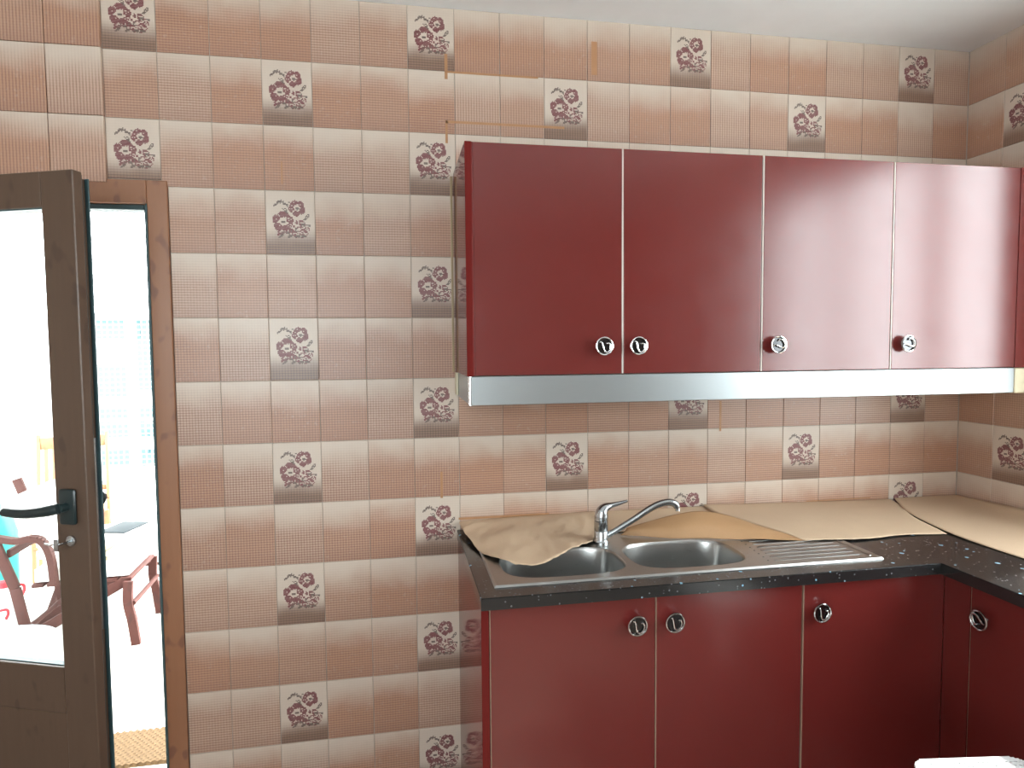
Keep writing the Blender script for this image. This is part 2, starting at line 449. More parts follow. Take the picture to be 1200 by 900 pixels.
def add_tile(wall, corner, rz, x0, x1, z0, z1, flower, weave, depth=0.008):
    """corner = world point of the full tile's top-left; x0..z1 the kept piece in tile coordinates (z from 0 down to -TH)"""
    o = obj('tile', tile_mesh(x0, x1, z0, z1, depth, 'flower_tile' if flower else 'tile'), None, wall, loc=corner, rz=rz)
    o.color = (weave[0], weave[1], rt.choice((0.62, 0.8, 0.95, 1.0, 1.0, 0.88)), 1)
    o.location.x += 0; o.rotation_euler.y = rt.uniform(-0.0025, 0.0025)
    if flower and (x1-x0) > 0.1 and (z1-z0) > 0.15: obj('flower_print', BOUQ, None, o)
h = GR/2
for rr in range(0, 13):
    for c in range(-9, 20):
        zt = ZC-rr*TH; x = c*TW
        if c >= 7 and (3 <= rr <= 5 or rr >= 9): continue        # behind the cupboards
        a0, a1, b0, b1 = h, TW-h, -TH+h, -h
        y0, dep = 0.0, 0.008
        if c < 0:                                                  # the slightly proud field over the door
            y0, dep = -0.012, 0.018
        if x < DX1:
            if zt-TH >= DZ: pass
            elif zt > DZ and c < 1: b0 = (DZ-zt)+(-0.012 if c < 0 else 0.002)
            elif c == 1 and zt-TH < DZ:
                a0 = DX1-x+0.001
                if zt > DZ: a0 = h; b0 = -TH+h
            else:
                if c >= 1: pass
                elif x+TW <= DX0: y0, dep = 0.0, 0.008
                elif x < DX0: a1 = DX0-x-0.001; y0, dep = 0.0, 0.008
                else: continue
            if c == 1 and rr == 2: a0, b0 = h, -TH+h
        fl = (c % 3 == 0) and ((c//3) % 2 == rr % 2) and c >= 0
        if c < 0: wv = (0.12, 0.75)
        elif c >= 7 and rr <= 2: wv = (0.20, 0.62)
        elif c >= 7: wv = (0.75, 0.12)
        else: wv = (0.68, 0.30+0.25*(rr > 4 and rr < 9))
        if x+TW > XR-1e-6: a1 = min(a1, XR-x-0.001)
        add_tile(wall_back, (x, y0, zt), 0, a0, a1, b0, b1, fl, wv, dep)
for rr in list(range(0, 9)):
    for c in range(0, 3):
        if 3 <= rr <= 5 and c < 2: continue
        fl = (c % 3 == 1) and ((c//3) % 2 != rr % 2)
        add_tile(wall_right, (XR, -c*TW-0.001, ZC-rr*TH), -PI/2, h, TW-h, -TH+h, -h, fl, (0.35, 0.35) if rr > 3 else (0.1, 0.4))
# added orange strips imitating smear artefacts over the tiles
def streak(x0, x1, z0, z1):
    bm = B(); box(bm, x0, x1, -0.0006, 0.0004, z0, z1); obj('smear_streak', bm, 'smear', wall_back, smooth=0)
for s in ((1.022, 1.33, 2.395, 2.401), (1.020, 1.42, 2.235, 2.243), (1.018, 1.026, 2.17, 2.243), (1.018, 1.028, 2.375, 2.455), (1.515, 1.535, 2.42, 2.53),
          (0.985, 0.993, 0.995, 1.085), (1.045, 1.36, 0.917, 0.925), (1.995, 2.003, 1.19, 1.30), (2.35, 2.62, 0.913, 0.917), (0.5, 0.505, 2.02, 2.09)): streak(*s)

# ------------------------------------------------------------------ door
t = thing('trim_1', 'orange-brown wood-grain door frame set in the tiled wall', 'door frame', (0, 0, 0), kind='structure')
fy0, fy1 = -0.006, 0.064
def part_box(name, mat, parent, *a, bev=0.002, smooth=0):
    bm = B(); box(bm, *a, bev); return obj(name, bm, mat, parent, smooth)
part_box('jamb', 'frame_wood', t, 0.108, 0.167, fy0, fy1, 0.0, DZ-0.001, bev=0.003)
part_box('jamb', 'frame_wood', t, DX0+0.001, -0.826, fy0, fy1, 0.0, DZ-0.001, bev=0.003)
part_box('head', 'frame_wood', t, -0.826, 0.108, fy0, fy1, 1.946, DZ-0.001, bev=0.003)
part_box('rebate', 'gasket', t, 0.094, 0.108, 0.012, fy1, 0.0, 1.946)
part_box('rebate', 'gasket', t, -0.826, 0.094, 0.012, fy1, 1.930, 1.946)
part_box('gasket', 'gasket', t, 0.104, 0.1085, fy0-0.001, 0.014, 0.0, 1.946, bev=0.001)
bm = B(); box(bm, DX0, DX1, 0.0, 0.26, 0.0, 0.022, 0.004)
tag(obj('trim_2', bm, 'paving'), 'pale stone threshold under the terrace door', 'threshold', kind='structure')

LW, LT = 0.93, 0.055
door = thing('door_1', 'brown glazed terrace door standing ajar with a dark lever handle', 'door', (-0.819, 0.001, 0.03), math.radians(-21.2), kind='structure')
zb = -0.03                       # empty stands 3 cm up
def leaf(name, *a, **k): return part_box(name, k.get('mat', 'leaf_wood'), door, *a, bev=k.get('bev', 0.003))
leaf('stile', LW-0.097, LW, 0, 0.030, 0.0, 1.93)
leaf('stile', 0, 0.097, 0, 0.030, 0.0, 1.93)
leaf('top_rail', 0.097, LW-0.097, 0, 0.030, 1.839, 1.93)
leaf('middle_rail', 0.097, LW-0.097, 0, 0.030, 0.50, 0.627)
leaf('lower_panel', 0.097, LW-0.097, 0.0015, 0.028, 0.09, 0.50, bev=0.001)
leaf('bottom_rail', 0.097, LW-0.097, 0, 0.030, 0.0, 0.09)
# outer half of the leaf, stepped back at the lock edge
leaf('outer_stile', LW-0.10, LW-0.014, 0.031, LT, 0.012, 1.918)
leaf('outer_stile', 0.014, 0.10, 0.031, LT, 0.012, 1.918)
leaf('outer_rail', 0.10, LW-0.10, 0.031, LT, 1.836, 1.918)
leaf('outer_panel', 0.10, LW-0.10, 0.031, LT-0.01, 0.012, 0.62)
leaf('gasket', LW-0.016, LW-0.006, 0.029, 0.036, 0.0, 1.925, mat='gasket', bev=0.001)
leaf('gasket', LW-0.016, LW-0.003, LT-0.004, LT, 0.012, 1.918, mat='gasket', bev=0.001)
leaf('glazing_bead', 0.097, LW-0.097, 0.030, 0.052, 0.615, 0.627, mat='white_frame', bev=0.001)  # white stands in for daylight on the outer bead
leaf('glazing_seal', LW-0.100, LW-0.0965, 0.004, 0.03, 0.627, 1.839, mat='gasket', bev=0.0005)
leaf('glazing_seal', 0.097, LW-0.097, 0.004, 0.03, 1.8355, 1.8395, mat='gasket', bev=0.0005)
leaf('glazing_seal', 0.097, LW-0.097, 0.010, 0.03, 0.6265, 0.6295, mat='gasket', bev=0.0005)
bm = B(); box(bm, 0.09, LW-0.09, 0.034, 0.040, 0.60, 1.845); obj('pane', bm, 'pane', door, 0)
leaf('lock_plate', LW-0.0145, LW-0.0105, 0.037, 0.050, 0.72, 1.24, mat='satin', bev=0.0005)
# lever handle, room side
ros = B()
box(ros, LW-0.078, LW-0.030, -0.012, 0.0, 1.018, 1.112, 0.006)
ro = obj('handle_rosette', ros, 'dark_metal', door)
bm = B()
tube(bm, [(LW-0.055, -0.005, 1.066), (LW-0.055, -0.035, 1.066)], 0.0115, 14)
tube(bm, smooth_path([(LW-0.052, -0.036, 1.068), (LW-0.075, -0.044, 1.063), (LW-0.12, -0.047, 1.056), (LW-0.165, -0.047, 1.053), (LW-0.208, -0.046, 1.055)], 5), lerp_list([0.014, 0.0145, 0.0135, 0.0130, 0.0120], 5), 14)
lathe(bm, [(0.012, 0), (0.009, 0.005), (0, 0.0075)], 14, Matrix.Translation((LW-0.208, -0.046, 1.055)) @ Matrix.Rotation(-PI/2, 4, 'Y'))
obj('lever', bm, 'dark_metal', ro)
bm = B(); lathe(bm, [(0.0, 0.0), (0.014, 0.0), (0.014, 0.006), (0.009, 0.008), (0.0, 0.008)], 20, Matrix.Translation((LW-0.052, 0, 0.974)) @ Matrix.Rotation(PI/2, 4, 'X'))
cy = obj('lock_cylinder', bm, 'satin', door)
bm = B(); tube(bm, [(LW-0.052, -0.006, 0.974), (LW-0.052, -0.03, 0.974)], 0.003, 8); box(bm, LW-0.064, LW-0.050, -0.045, -0.0425, 0.958, 0.990, 0.001)
box(bm, LW-0.055, LW-0.049, -0.046, -0.022, 0.972, 0.976); tube(bm, smooth_path([(LW-0.062, -0.044, 0.976), (LW-0.08, -0.04, 0.973), (LW-0.10, -0.036, 0.974)], 4), 0.0022, 6)
obj('key', bm, 'satin', cy)
bm = B(); tube(bm, [(LW-0.055, LT, 1.066), (LW-0.055, LT+0.03, 1.066)], 0.010, 12)
lathe(bm, [(0, 0), (0.016, 0.002), (0.022, 0.012), (0.018, 0.022), (0, 0.026)], 16, Matrix.Translation((LW-0.055, LT+0.028, 1.066)) @ Matrix.Rotation(-PI/2, 4, 'X'))
obj('outer_knob', bm, 'dark_metal', door)

# ------------------------------------------------------------------ kitchen cupboards
def knob_mesh():
    bm = B(); rot = Matrix.Rotation(PI/2, 4, 'X')                  # lathe axis z -> -y (towards the room)
    lathe(bm, [(0, 0), (0.009, 0), (0.0075, 0.010), (0.0185, 0.014), (0.0225, 0.018), (0.0225, 0.021)], 28, rot)
    lathe(bm, [(0.0, 0.0165), (0.019, 0.0165), (0.021, 0.019)], 28, rot, 1)
    ring = [(0.0222*math.cos(2*PI*k/32), -0.0205, 0.0222*math.sin(2*PI*k/32)) for k in range(33)]
    tube(bm, ring, 0.0022, 8, False)
    S = [(-0.0125, 0.0105), (-0.008, 0.0095), (-0.0045, 0.001), (-0.001, -0.0105), (0.0055, -0.0165), (0.013, -0.0125), (0.0165, -0.002), (0.013, 0.0065), (0.0065, 0.0065)]
    tube(bm, smooth_path([(x, -0.0195, z) for x, z in S], 4), lerp_list([0.0014, 0.0022, 0.0026, 0.0026, 0.0026, 0.0028, 0.0028, 0.0024, 0.0014], 4), 8)
    return to_mesh('knob', bm, ['chrome', 'chrome_dark'], 40)
KNOB = knob_mesh()
def add_knob(door_o, x, y, z, tw=0, rz=0):
    k = obj('knob', KNOB, None, door_o, loc=(x, y, z)); k.rotation_euler = (0, tw, rz); k.scale = (1.12, 1.0, 1.12); k['label'] = 'round chrome knob with an S-shaped ridge'
def cupboard(name, label, loc, rz, w, dep, z0, z1, doors, group, plinth=0.0, end_panel=None, band='edge', bandw=0.0042):
    """local: x 0..w along the front, y 0 at the wall, fronts face -y. doors = [(x0, x1, knob_x, knob_z, twist)]"""
    t = thing(name, label, 'cupboard', loc, rz, group)
    th = 0.018; bm = B(); yf = -dep+0.021
    x0 = 0.0 if not end_panel else 0.021
    box(bm, x0, x0+th, yf, -0.003, z0+plinth, z1); box(bm, w-th, w, yf, -0.003, z0+plinth, z1)
    box(bm, x0+th, w-th, yf, -0.003, z0+plinth, z0+plinth+th); box(bm, x0+th, w-th, -0.012, -0.003, z0+plinth+th, z1)
    if plinth == 0: box(bm, x0+th, w-th, yf, -0.012, z1-th, z1)
    else: box(bm, x0+th, w-th, yf, yf+0.09, z1-th, z1)
    obj('carcass', bm, 'carcass', t, 0)
    if plinth:
        part_box('plinth', 'carcass', t, x0, w, yf+0.05, yf+0.066, z0, z0+plinth, bev=0.001)
    if end_panel:
        part_box('end_panel', 'red_side', t, 0, 0.0195, -dep, -0.004, z0, z1, bev=0.0012)
    for di, (a, b, kx, kz, tw) in enumerate(doors):
        d = part_box('door', 'red', t, a, b, -dep, -dep+0.0185, z0+plinth+0.002, z1-0.0015, bev=0.0012)
        bm = B(); box(bm, a-bandw, a-0.0003, -dep+0.0006, -dep+0.018, z0+plinth+0.002, z1-0.0015)
        if band == 'edge_tan': box(bm, a, b, -dep+0.0006, -dep+0.018, z1-0.0013, z1+0.0012)
        obj('edge_band', bm, 'red' if (end_panel and di == 0 and band == 'edge') else band, d, 0)
        add_knob(d, kx, -dep, kz, tw)
    return t
UZ0, UZ1, UD = 1.4195, 2.072, 0.35
UX = 1.0415
cupboard('wall_cupboard', 'red double-door wall cupboard over the sink, at the left end of the row', (UX, 0, 0), 0, 1.945-UX, UD, UZ0, UZ1,
         [(0.0235, 1.4985-UX, 1.439-UX, 1.502, 0), (1.5035-UX, 1.942-UX, 1.544-UX, 1.502, 0.1)], 'red wall cupboards', end_panel=True)
cupboard('wall_cupboard', 'red single-door wall cupboard in the middle of the row, half washed by window glare', (1.9455, 0, 0), 0, 0.4485, UD, UZ0, UZ1,
         [(0.004, 0.4455, 0.046, 1.502, -0.9)], 'red wall cupboards')
cupboard('wall_cupboard', 'red single-door wall cupboard nearest the corner, almost white with window glare', (2.3945, 0, 0), 0, 0.4685, UD, UZ0, UZ1,
         [(0.004, 0.4665, 0.048, 1.502, -0.9)], 'red wall cupboards')
bm = B(); box(bm, 2.864, 2.992, -UD, -0.01, UZ0, UZ1, 0.0012)
tag(obj('filler_panel', bm, 'red', smooth=0), 'narrow red filler panel between the last wall cupboard and the corner', 'panel')
bm = B(); box(bm, 1.0305, 1.0375, -0.006, -0.0005, UZ0, UZ1-0.01, 0.001)
tag(obj('sealant_bead', bm, 'bead'), 'thin tan sealant line beside the left wall cupboard side', 'sealant')

pel = thing('light_pelmet', 'brushed aluminium pelmet strip under the red wall cupboards', 'pelmet', (0, 0, 0))
PZ0, PZ1 = 1.336, 1.4185
part_box('front_strip', 'alu', pel, 1.052, 2.868, -0.345, -0.328, PZ0, PZ1, bev=0.0015)
part_box('side_return', 'alu', pel, 1.046, 1.060, -0.327, -0.012, PZ0+0.004, PZ1, bev=0.0015)
bm = B(); tube(bm, [(1.0515, -0.339, PZ0), (1.0515, -0.339, PZ1)], 0.0065, 14); obj('corner_post', bm, 'chrome', pel)
c = part_box('end_cap', 'cream', pel, 2.869, 2.925, -0.347, -0.02, PZ0-0.002, PZ1, bev=0.006); c['label'] = 'cream plastic end cap'
c = part_box('end_cap', 'cream', pel, 1.038, 1.0455, -0.05, -0.008, PZ0+0.01, PZ1, bev=0.001); c['label'] = 'cream plastic end cap'

BZ1, BD = 0.8515, 0.60
cupboard('sink_cupboard', 'dark red double-door base cupboard under the sink', (1.0415, 0, 0), 0, 1.929-1.0415, BD, 0, BZ1,
         [(0.0235, 1.5010-1.0415, 1.446-1.0415, 0.780, 0.12), (1.5055-1.0415, 1.9265-1.0415, 1.549-1.0415, 0.780, 0.12)], 'red base cupboards', 0.1, True, 'edge_tan', 0.0022)
cupboard('base_cupboard', 'dark red base cupboard in the shadowed corner under the drainer', (1.9295, 0, 0), 0, 0.4455, BD, 0, BZ1,
         [(0.004, 0.4462, 0.046, 0.771, 0.2)], 'red base cupboards', 0.1, None, 'edge_tan', 0.0022)
LEGX = 2.376
def leg_unit(label, y0, w, kx):
    return cupboard('base_cupboard', label, (XR, y0, 0), -PI/2, w, XR-LEGX, 0, BZ1, [(0.004, w-0.003, kx, 0.765, 2.6)], 'red base cupboards', 0.1, None, 'edge_tan', 0.0010)
bm = B(); box(bm, LEGX+0.0002, LEGX+0.02, -0.684, -0.6004, 0.1, BZ1, 0.0005)
tag(obj('corner_filler', bm, 'red', smooth=0), 'narrow dark red strip in the inside corner of the base cupboards', 'panel')
leg_unit('dark red base cupboard on the right leg of the worktop, in shadow', -0.685, 0.45, 0.046)
leg_unit('dark red base cupboard on the right leg, outside the picture', -1.1365, 0.45, 0.046)

# L-shaped worktop with the sink cut-out
ZT0, ZT1 = 0.8535, 0.885
HX0, HX1, HY0, HY1 = 1.105, 1.855, -0.545, -0.262
def poly_prism(bm, pts, z0, z1):
    lo = [bm.verts.new((x, y, z0)) for x, y in pts]; hi = [bm.verts.new((x, y, z1)) for x, y in pts]
    return lo, hi
bm = B()
out = [(1.0385, -0.003), (1.0385, -0.622), (2.342, -0.622), (2.342, -1.60), (2.997, -1.60), (2.997, -0.003)]
hole = [(HX0, HY1), (HX0, HY0), (HX1, HY0), (HX1, HY1)]
for z, flip in ((ZT1, False), (ZT0, True)):
    V = {}
    def vv(p):
        if p not in V: V[p] = bm.verts.new((p[0], p[1], z))
        return V[p]
    A, Bp, C, D, E, F = out; h0, h1, h2, h3 = hole
    K = (2.342, -0.003)
    fs = [[A, Bp, h1, h0], [Bp, C, h2, h1], [C, K, h3, h2], [K, A, h0, h3], [C, D, E, F, K]]
    for q in fs:
        fc = bm.faces.new([vv(p) for p in q])
        if flip: fc.normal_flip()
bmesh.ops.recalc_face_normals(bm, faces=bm.faces)
bm.verts.ensure_lookup_table()
top = {(round(v.co.x, 4), round(v.co.y, 4), v.co.z > 0.87): v for v in bm.verts}
def side(loop):
    for p, q in zip(loop, loop[1:]+loop[:1]):
        k = [top.get((round(a[0], 4), round(a[1], 4), b)) for a, b in ((p, True), (q, True), (q, False), (p, False))]
        if all(k): bm.faces.new(k)
side([out[0], out[1], out[2], out[3], out[4], out[5], (2.342, -0.003)]); side(hole)
bmesh.ops.recalc_face_normals(bm, faces=bm.faces)
edges = [e for e in bm.edges if all(v.co.z > 0.87 for v in e.verts) and len(e.link_faces) == 2 and e.calc_face_angle(0) > 1]
bmesh.ops.bevel(bm, geom=edges, offset=0.002, segments=2, affect='EDGES')
tag(obj('worktop', bm, 'granite', smooth=20), 'black speckled granite L-shaped worktop on the base cupboards', 'worktop')

# ------------------------------------------------------------------ sink
sink = thing('sink', 'stainless steel double-bowl sink with ribbed drainer set in the black worktop', 'sink', (0, 0, 0))
SX0, SX1, SY0, SY1, SZ = 1.082, 2.212, -0.560, -0.165, 0.8895
def superell(x0, x1, y0, y1, n, N):
    cx, cy, a, b = (x0+x1)/2, (y0+y1)/2, (x1-x0)/2, (y1-y0)/2; out = []
    for k in range(N):
        t = 2*PI*(k+0.5)/N; c, s = math.cos(t), math.sin(t)
        out.append((cx+a*math.copysign(abs(c)**(2/n), c), cy+b*math.copysign(abs(s)**(2/n), s)))
    return out
def rect_loop(x0, x1, y0, y1, inner):
    """project the inner loop's points out to the rectangle"""
    cx = sum(p[0] for p in inner)/len(inner); cy = sum(p[1] for p in inner)/len(inner); out = []
    for (x, y) in inner:
        dx, dy = x-cx, y-cy
        tx = ((x1-cx) if dx > 0 else (x0-cx))/dx if abs(dx) > 1e-9 else 1e9
        ty = ((y1-cy) if dy > 0 else (y0-cy))/dy if abs(dy) > 1e-9 else 1e9
        q = min(tx, ty); out.append([cx+dx*q, cy+dy*q])
    for cxx in (x0, x1):
        for cyy in (y0, y1):
            i = min(range(len(out)), key=lambda k: (out[k][0]-cxx)**2+(out[k][1]-cyy)**2); out[i] = [cxx, cyy]
    return out
deck = B(); bowls = []
cells = [((1.090, 1.485), (1.122, 1.476)), ((1.485, 1.862), (1.496, 1.838))]
N = 64
for (cx0, cx1), (bx0, bx1) in cells:
    inner = superell(bx0, bx1, -0.523, -0.284, 3.4, N)
    o_ = rect_loop(cx0, cx1, SY0+0.008, SY1-0.008, inner)
    a = [deck.verts.new((x, y, SZ)) for x, y in o_]; b = [deck.verts.new((x, y, SZ)) for x, y in inner]
    for k in range(N): deck.faces.new((a[k], a[(k+1) % N], b[(k+1) % N], b[k]))
    bw = B(); ringv = []
    mx, my = (bx0+bx1)/2, (-0.523-0.284)/2
    for sc, z in ((1.0, SZ), (0.985, SZ-0.003), (0.97, SZ-0.010), (0.955, SZ-0.06), (0.93, SZ-0.125), (0.86, SZ-0.148), (0.7, SZ-0.155), (0.2, SZ-0.158)):
        ringv.append([bw.verts.new((mx+(x-mx)*sc, my+(y-my)*sc, z)) for x, y in inner])
    for p, q in zip(ringv, ringv[1:]):
        for k in range(N): bw.faces.new((p[k], p[(k+1) % N], q[(k+1) % N], q[k]))
    bw.faces.new(ringv[-1])
    bmesh.ops.recalc_face_normals(bw, faces=bw.faces)
    bmesh.ops.reverse_faces(bw, faces=bw.faces)
    bo = obj('bowl', bw, 'steel', sink, 60)
    bm = B(); lathe(bm, [(0, 0.004), (0.02, 0.004), (0.036, 0.005), (0.040, 0.001), (0.036, -0.004), (0, -0.004)], 24, Matrix.Translation((mx, my, SZ-0.156))); obj('drain', bm, 'chrome', bo)
# drainer deck and the folded rim
a = [deck.verts.new(p) for p in ((1.862, SY0+0.008, SZ), (SX1-0.008, SY0+0.008, SZ), (SX1-0.008, SY1-0.008, SZ), (1.862, SY1-0.008, SZ))]; deck.faces.new(a)
ri = [(1.090, SY0+0.008), (SX1-0.008, SY0+0.008), (SX1-0.008, SY1-0.008), (1.090, SY1-0.008)]
rm = [(1.085, SY0+0.003), (SX1-0.003, SY0+0.003), (SX1-0.003, SY1-0.003), (1.085, SY1-0.003)]
ro_ = [(SX0, SY0), (SX1, SY0), (SX1, SY1), (SX0, SY1)]
L1 = [deck.verts.new((x, y, SZ)) for x, y in ri]; L2 = [deck.verts.new((x, y, SZ+0.0012)) for x, y in rm]; L3 = [deck.verts.new((x, y, ZT1+0.0002)) for x, y in ro_]
for p, q in ((L1, L2), (L2, L3)):
    for k in range(4): deck.faces.new((p[k], p[(k+1) % 4], q[(k+1) % 4], q[k]))
bmesh.ops.recalc_face_normals(deck, faces=deck.faces)
if sum(fc.normal.z for fc in deck.faces) < 0: bmesh.ops.reverse_faces(deck, faces=deck.faces)
obj('deck', deck, 'steel', sink, 30)
for k in range(9):
    y = -0.518+k*0.030
    bm = B(); tube(bm, [(1.895+0.004*k, y, SZ-0.0034), (2.165, y, SZ-0.0034)], 0.0052, 8); obj('drainer_rib', bm, 'steel', sink)
bm = B(); tube(bm, [(2.188, -0.535, SZ-0.001), (2.188, -0.2, SZ-0.001)], 0.004, 8); obj('drainer_lip', bm, 'steel', sink)
for k in range(9):
    bm = B(); lathe(bm, [(0, 0.0012), (0.0022, 0.0006), (0.003, 0)], 8, Matrix.Translation((1.876+0.0035*k, -0.515+k*0.030, SZ))); obj('drainer_stud', bm, 'gasket', sink)

# ------------------------------------------------------------------ mixer tap
FX, FY = 1.466, -0.254
tap = thing('mixer_tap', 'satin chrome single-lever mixer tap behind the sink bowls', 'tap', (FX, FY, SZ))
bm = B(); lathe(bm, [(0, 0), (0.0255, 0), (0.0255, 0.005), (0.0225, 0.009), (0.0215, 0.012), (0.0215, 0.036), (0.0205, 0.0375), (0.0215, 0.039), (0.0213, 0.068), (0.0195, 0.0695), (0, 0.0695)], 28); obj('body', bm, 'satin', tap)
bm = B()
pts = smooth_path([(0.0, 0, 0.0702), (0.001, 0, 0.083), (0.004, 0, 0.097), (0.014, 0, 0.109), (0.035, 0, 0.1155), (0.06, 0, 0.1205), (0.086, 0, 0.1265)], 5)
tube(bm, pts, lerp_list([0.0213, 0.0212, 0.0195, 0.0145, 0.0085, 0.0062, 0.0040], 5), 18); obj('lever', bm, 'satin', tap)
bm = B()
pts = smooth_path([(0.012, -0.002, 0.018), (0.045, -0.006, 0.036), (0.10, -0.010, 0.068), (0.150, -0.014, 0.099), (0.185, -0.016, 0.115), (0.215, -0.018, 0.120), (0.236, -0.019, 0.114), (0.243, -0.020, 0.103)], 5)
tube(bm, pts, lerp_list([0.0095, 0.0095, 0.0098, 0.0105, 0.0110, 0.0115, 0.0115, 0.0105], 5), 16)
sp = obj('spout', bm, 'satin', tap)
bm = B(); lathe(bm, [(0.0085, 0), (0.0085, 0.009), (0.006, 0.009), (0.006, 0.004), (0, 0.004)], 16, Matrix.Translation((0.2445, -0.020, 0.092))); obj('aerator', bm, 'chrome', sp)

# ------------------------------------------------------------------ kraft paper
def sheet(name, label, rows, nu, mat, amp=0.004, seed=0, thick=0.0007, flip=False):
    """rows: list of polylines (from the wall forward); each resampled to nu points and lofted smoothly"""
    def resample(P, n):
        P = smooth_path(P, 8); L = [0]
        for a, b in zip(P, P[1:]): L.append(L[-1]+(b-a).length)
        out = []; j = 0
        for k in range(n):
            s = L[-1]*k/(n-1)
            while j < len(P)-2 and L[j+1] < s: j += 1
            d = L[j+1]-L[j] or 1e-9
            out.append(P[j].lerp(P[j+1], min(1, (s-L[j])/d)))
        return out
    R = [resample(p, nu) for p in rows]
    cols = [smooth_path([row[k] for row in R], 7) for k in range(nu)]
    nv = len(cols[0]); bm = B(); G_ = []
    for i in range(nu):
        cl = []
        for j in range(nv):
            p = cols[i][j].copy()
            e = min(1, j/3)
            q = p*9+Vector((seed*7.3, 0, 0))
            n1 = mnoise.noise(q)+0.8*(0.5-abs(mnoise.noise(q*2.3)))+0.35*(0.5-abs(mnoise.noise(q*5.1)))
            p.z += amp*e*n1
            lim = SZ+0.0014 if (1.075 < p.x < 2.22 and p.y < -0.15) else (SZ+0.0014)-(0.0035 if p.x > 2.26 or p.y > -0.10 else 0.0)
            p.z = max(p.z, lim)
            cl.append(bm.verts.new(p))
        G_.append(cl)
    for i in range(nu-1):
        for j in range(nv-1): bm.faces.new((G_[i][j], G_[i+1][j], G_[i+1][j+1], G_[i][j+1]))
    bmesh.ops.recalc_face_normals(bm, faces=bm.faces)
    if sum(fc.normal.z-fc.normal.y*0.5 for fc in bm.faces) < 0: bmesh.ops.reverse_faces(bm, faces=bm.faces)
    o = obj(name, bm, mat, None, 80)
    md = o.modifiers.new('thickness', 'SOLIDIFY'); md.thickness = thick; md.offset = 1
    return tag(o, label, 'paper', 'brown paper protecting the worktop')
sheet('kraft_paper', 'crumpled brown paper sheet drooping over the left sink bowl',
      [[(1.047, -0.004, 0.912), (1.20, -0.004, 0.917), (1.35, -0.004, 0.919), (1.52, -0.004, 0.922)],
       [(1.046, -0.030, 0.905), (1.19, -0.09, 0.910), (1.34, -0.09, 0.912), (1.51, -0.10, 0.906)],
       [(1.051, -0.085, 0.899), (1.17, -0.25, 0.899), (1.32, -0.20, 0.899), (1.47, -0.18, 0.896)],
       [(1.060, -0.15, 0.896), (1.086, -0.30, 0.8955), (1.130, -0.385, 0.8925), (1.210, -0.428, 0.8925), (1.285, -0.392, 0.894), (1.364, -0.330, 0.895), (1.434, -0.268, 0.894)]],
      56, 'paper', 0.011, 1)
sheet('kraft_paper', 'brown paper strip lying against the tiles behind the tap',
      [[(1.515, -0.004, 0.921), (1.75, -0.004, 0.920), (2.05, -0.004, 0.918)],
       [(1.515, -0.06, 0.905), (1.76, -0.06, 0.906), (2.05, -0.06, 0.906)],
       [(1.512, -0.17, 0.8935), (1.75, -0.16, 0.8935), (2.05, -0.16, 0.895)]], 24, 'paper', 0.003, 2)
sheet('kraft_paper', 'folded-back flap of brown paper showing its darker underside, right of the tap',
      [[(1.575, -0.19, 0.912), (1.66, -0.195, 0.932), (1.725, -0.20, 0.947), (1.797, -0.205, 0.957), (1.865, -0.205, 0.951), (1.94, -0.215, 0.932), (2.04, -0.25, 0.899), (2.125, -0.31, 0.893)],
       [(1.560, -0.21, 0.905), (1.65, -0.235, 0.918), (1.72, -0.255, 0.927), (1.80, -0.268, 0.931), (1.88, -0.28, 0.926), (1.96, -0.30, 0.915), (2.05, -0.32, 0.899), (2.12, -0.35, 0.892)],
       [(1.545, -0.205, 0.8925), (1.63, -0.243, 0.8925), (1.71, -0.275, 0.8925), (1.79, -0.296, 0.8925), (1.87, -0.318, 0.8925), (1.96, -0.343, 0.8925), (2.04, -0.362, 0.8925), (2.10, -0.376, 0.8925)]],
      40, 'paper_back', 0.003, 3)
sheet('kraft_paper', 'pale lit brown paper sheet behind the drainer, running to the corner',
      [[(1.93, -0.006, 0.925), (2.25, -0.004, 0.915), (2.70, -0.004, 0.906)],
       [(1.94, -0.08, 0.914), (2.25, -0.08, 0.909), (2.68, -0.08, 0.903)],
       [(2.00, -0.19, 0.906), (2.27, -0.22, 0.900), (2.62, -0.20, 0.898)],
       [(2.085, -0.372, 0.8935), (2.20, -0.388, 0.8910), (2.31, -0.390, 0.8875), (2.44, -0.374, 0.8870), (2.585, -0.39, 0.8870)]], 34, 'paper', 0.003, 4)
sheet('kraft_paper', 'smooth brown paper sheet filling the corner of the worktop',
      [[(2.995, -0.004, 0.908), (2.72, -0.007, 0.9095)][::-1],
       [(2.994, -0.05, 0.910), (2.90, -0.05, 0.906), (2.69, -0.06, 0.9055)][::-1],
       [(2.994, -0.22, 0.918), (2.93, -0.22, 0.899), (2.63, -0.18, 0.901)][::-1],
       [(2.994, -0.42, 0.922), (2.93, -0.42, 0.895), (2.594, -0.41, 0.8895)][::-1],
       [(2.994, -0.80, 0.922), (2.93, -0.80, 0.893), (2.596, -0.66, 0.8868)][::-1],
       [(2.994, -1.30, 0.922), (2.93, -1.30, 0.893), (2.62, -1.28, 0.8868)][::-1]], 26, 'paper', 0.001, 5)

